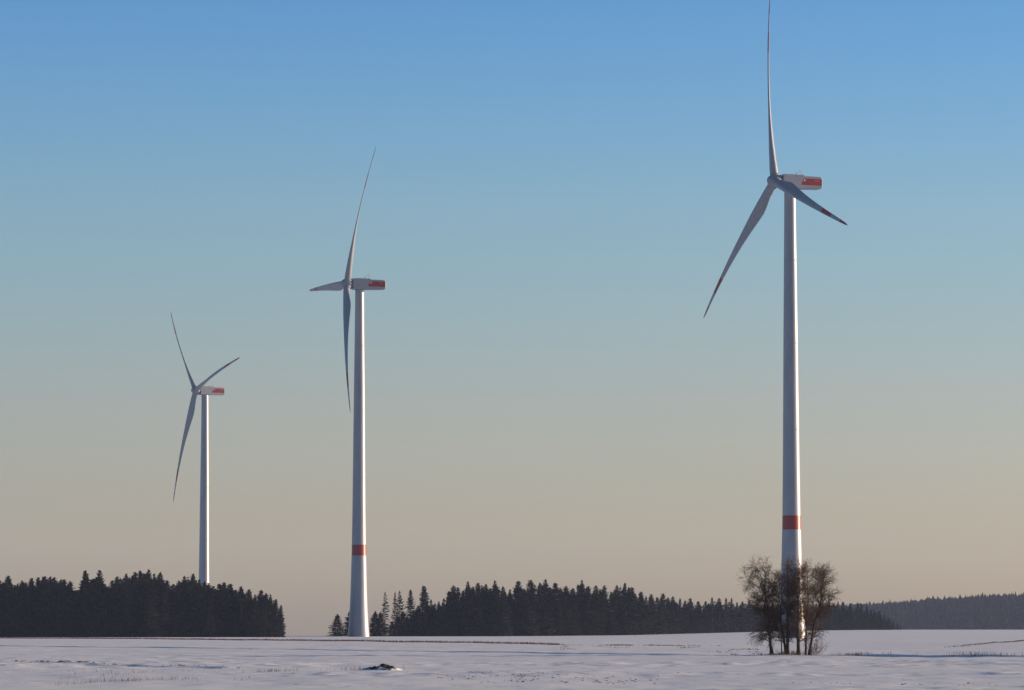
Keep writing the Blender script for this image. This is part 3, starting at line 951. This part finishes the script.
def clod_mesh(seed, flat=0.6):
    r = random.Random(seed)
    bm = bmesh.new()
    bmesh.ops.create_icosphere(bm, subdivisions=2, radius=1.0)
    for v in bm.verts:
        q = 0.72 + 0.5 * r.random()
        v.co = Vector((v.co.x * q, v.co.y * q, v.co.z * q * flat))
    me = bpy.data.meshes.new('clod'); bm.to_mesh(me); bm.free(); me.materials.append(M_soil)
    return me
CLODS = [clod_mesh(s) for s in range(5)]

def clod_stuff(name, pts, s0, s1, seed, label):
    r = np.random.default_rng(seed)
    PP, TT, off = [], [], 0
    base = []
    for me in CLODS:
        P = np.array([v.co[:] for v in me.vertices]); T = np.array([p.vertices[:] for p in me.polygons])
        base.append((P, T))
    for x, y in pts:
        P, T = base[r.integers(5)]
        s = s0 + (s1 - s0) * r.random() ** 2
        a = r.random() * 6.28
        Q = np.stack([(P[:, 0] * math.cos(a) - P[:, 1] * math.sin(a)) * s * 1.5 + x, (P[:, 0] * math.sin(a) + P[:, 1] * math.cos(a)) * s + y, P[:, 2] * s * 0.8 + gz(x, y) + s * 0.1], 1)
        PP.append(Q); TT.append(T + off); off += len(P)
    return tag(obj(name, mesh_tris(name, np.concatenate(PP), np.concatenate(TT), M_soil)), label, 'soil', kind='stuff')

clod_stuff('soil_clods', along(FURROW, 70, 320, 0.8, -52, -22, 0.45), 0.04, 0.16, 321, 'dark frozen clods along the snowy furrow')
clod_stuff('soil_clods', patch((470, 660), (675, 683), 110, 331) + patch((400, 540), (673, 681), 60, 332), 0.02, 0.08, 333, 'dark specks of soil poking through thin snow past the heap')
clod_stuff('soil_clods', patch((780, 1024), (682.5, 684.5), 24, 334), 0.03, 0.09, 335, 'few dark specks of soil in the smooth snow on the clump side')
clod_stuff('soil_clods', patch((640, 760), (646, 652), 40, 336), 0.05, 0.14, 337, 'broken soil crust in the snow beside the bare clump')

# earth heap with clods, snow and stalks
hx, hy = gpt(381, 670)
heap = empty('earth_heap', (hx, hy, gz(hx, hy)))
heap.scale = (0.88, 0.88, 0.72)
tag(heap, 'small snow dusted heap of dark earth clods with dry stalks', 'earth heap')
def heap_body():
    n = 40
    P, F = [], []
    for j in range(n):
        for i in range(n):
            u, v = (i / (n - 1) - 0.5) * 4.2, (j / (n - 1) - 0.5) * 3.0
            e = max(0.0, 1 - (u / 2.0) ** 2 - (v / 1.4) ** 2)
            hgt = 0.34 * e ** 0.8 * (0.75 + 0.9 * float(vnoise(u * 1.4 + 9, v * 1.4 + 4) + 0.3)) + 0.06 * float(vnoise(u * 5, v * 5)) * (e > 0)
            if u > -0.2: hgt *= 1.25
            P.append((u, v, hgt - 0.12 + (0.1 if e > 0 else 0)))
    for j in range(n - 1):
        for i in range(n - 1):
            F.append((j * n + i, j * n + i + 1, (j + 1) * n + i + 1, (j + 1) * n + i))
    return mesh_from('snow_cover', P, F, M_snow, True)
obj('snow_cover', heap_body(), heap)
rr = random.Random(55)
for k, (u, v, z, s) in enumerate([(-0.95, -0.35, 0.26, 0.22), (-0.6, -0.2, 0.34, 0.26), (-0.35, -0.5, 0.26, 0.22), (0.05, -0.35, 0.42, 0.30), (0.28, -0.2, 0.58, 0.34), (0.3, -0.6, 0.36, 0.28), (0.6, -0.4, 0.42, 0.28), (0.85, -0.55, 0.30, 0.26), (0.05, -0.8, 0.22, 0.24), (0.7, -0.8, 0.18, 0.22), (1.1, -0.45, 0.28, 0.2), (-1.5, -0.4, 0.12, 0.17), (1.45, -0.5, 0.12, 0.16), (-0.2, -0.9, 0.14, 0.2), (-0.7, -0.85, 0.16, 0.22), (0.3, -1.05, 0.14, 0.24), (-0.45, -1.1, 0.06, 0.16), (0.8, -1.05, 0.08, 0.18), (-1.0, -0.9, 0.06, 0.15), (0.0, -0.55, 0.36, 0.24), (0.5, 0.1, 0.55, 0.24), (-1.2, -0.6, 0.12, 0.2), (0.95, 0.0, 0.42, 0.2)]):
    c = obj('clod', CLODS[k % 5], heap)
    c.location = (u, v, z - 0.06); c.scale = (s * 1.25, s, s); c.rotation_euler = (rr.uniform(-.4, .4), rr.uniform(-.4, .4), rr.uniform(0, 6))
def stalk_mesh(seed):
    r = random.Random(seed); L = Limbs()
    L.path(grow(r, Vector((0, 0, -0.1)), Vector((r.gauss(0, .1), r.gauss(0, .1), 1)), 0.75, 4, 0.06, 0), [0.012, 0.011, 0.010, 0.008, 0.004], 4)
    for k in range(4):
        L.path(grow(r, Vector((0, 0, 0.3 + 0.08 * k)), Vector((r.gauss(0, 1), r.gauss(0, 1), 0.9)), 0.16, 2, 0.1, 0), [0.008, 0.007, 0.004], 3)
    return L.mesh('dry_stalk', M_dry)
STK = [stalk_mesh(s) for s in range(3)]
for k, (u, v, s) in enumerate([(-2.4, -0.3, 0.9), (-1.9, -0.3, 0.8), (-1.6, 0.1, 0.7), (-0.65, 0.2, 1.0), (0.3, 0.3, 1.3), (2.05, -0.1, 1.0), (2.15, -0.3, 0.6), (1.2, 0.2, 0.9)]):
    c = obj('dry_stalk', STK[k % 3], heap); c.location = (u, v, 0.0); c.scale = (s, s, s); c.rotation_euler = (0, 0, k)

# ---------------------------------------------------------------- winter haze
zmin, zmax = float(GZ.min()) - 1.0, 206.0
bm = bmesh.new()
bmesh.ops.create_cube(bm, size=1.0)
for v in bm.verts:
    v.co = Vector((v.co.x * 14100, 4700 + v.co.y * 10700, zmin + (v.co.z + 0.5) * (zmax - zmin)))
me = bpy.data.meshes.new('haze'); bm.to_mesh(me); bm.free()
mh = bpy.data.materials.new('haze_air'); mh.use_nodes = True
mh.node_tree.nodes.clear()
pv = mh.node_tree.nodes.new('ShaderNodeVolumePrincipled')
pv.inputs['Color'].default_value = (0.54, 0.68, 1.0, 1)
pv.inputs['Density'].default_value = 3.1e-5
ho = mh.node_tree.nodes.new('ShaderNodeOutputMaterial')
mh.node_tree.links.new(pv.outputs[0], ho.inputs['Volume'])
me.materials.append(mh)
haze = obj('haze', me)
tag(haze, 'thin pale winter haze lying over the whole field', 'haze', kind='stuff')
print('conifers', n_con, 'objects', len(bpy.data.objects))
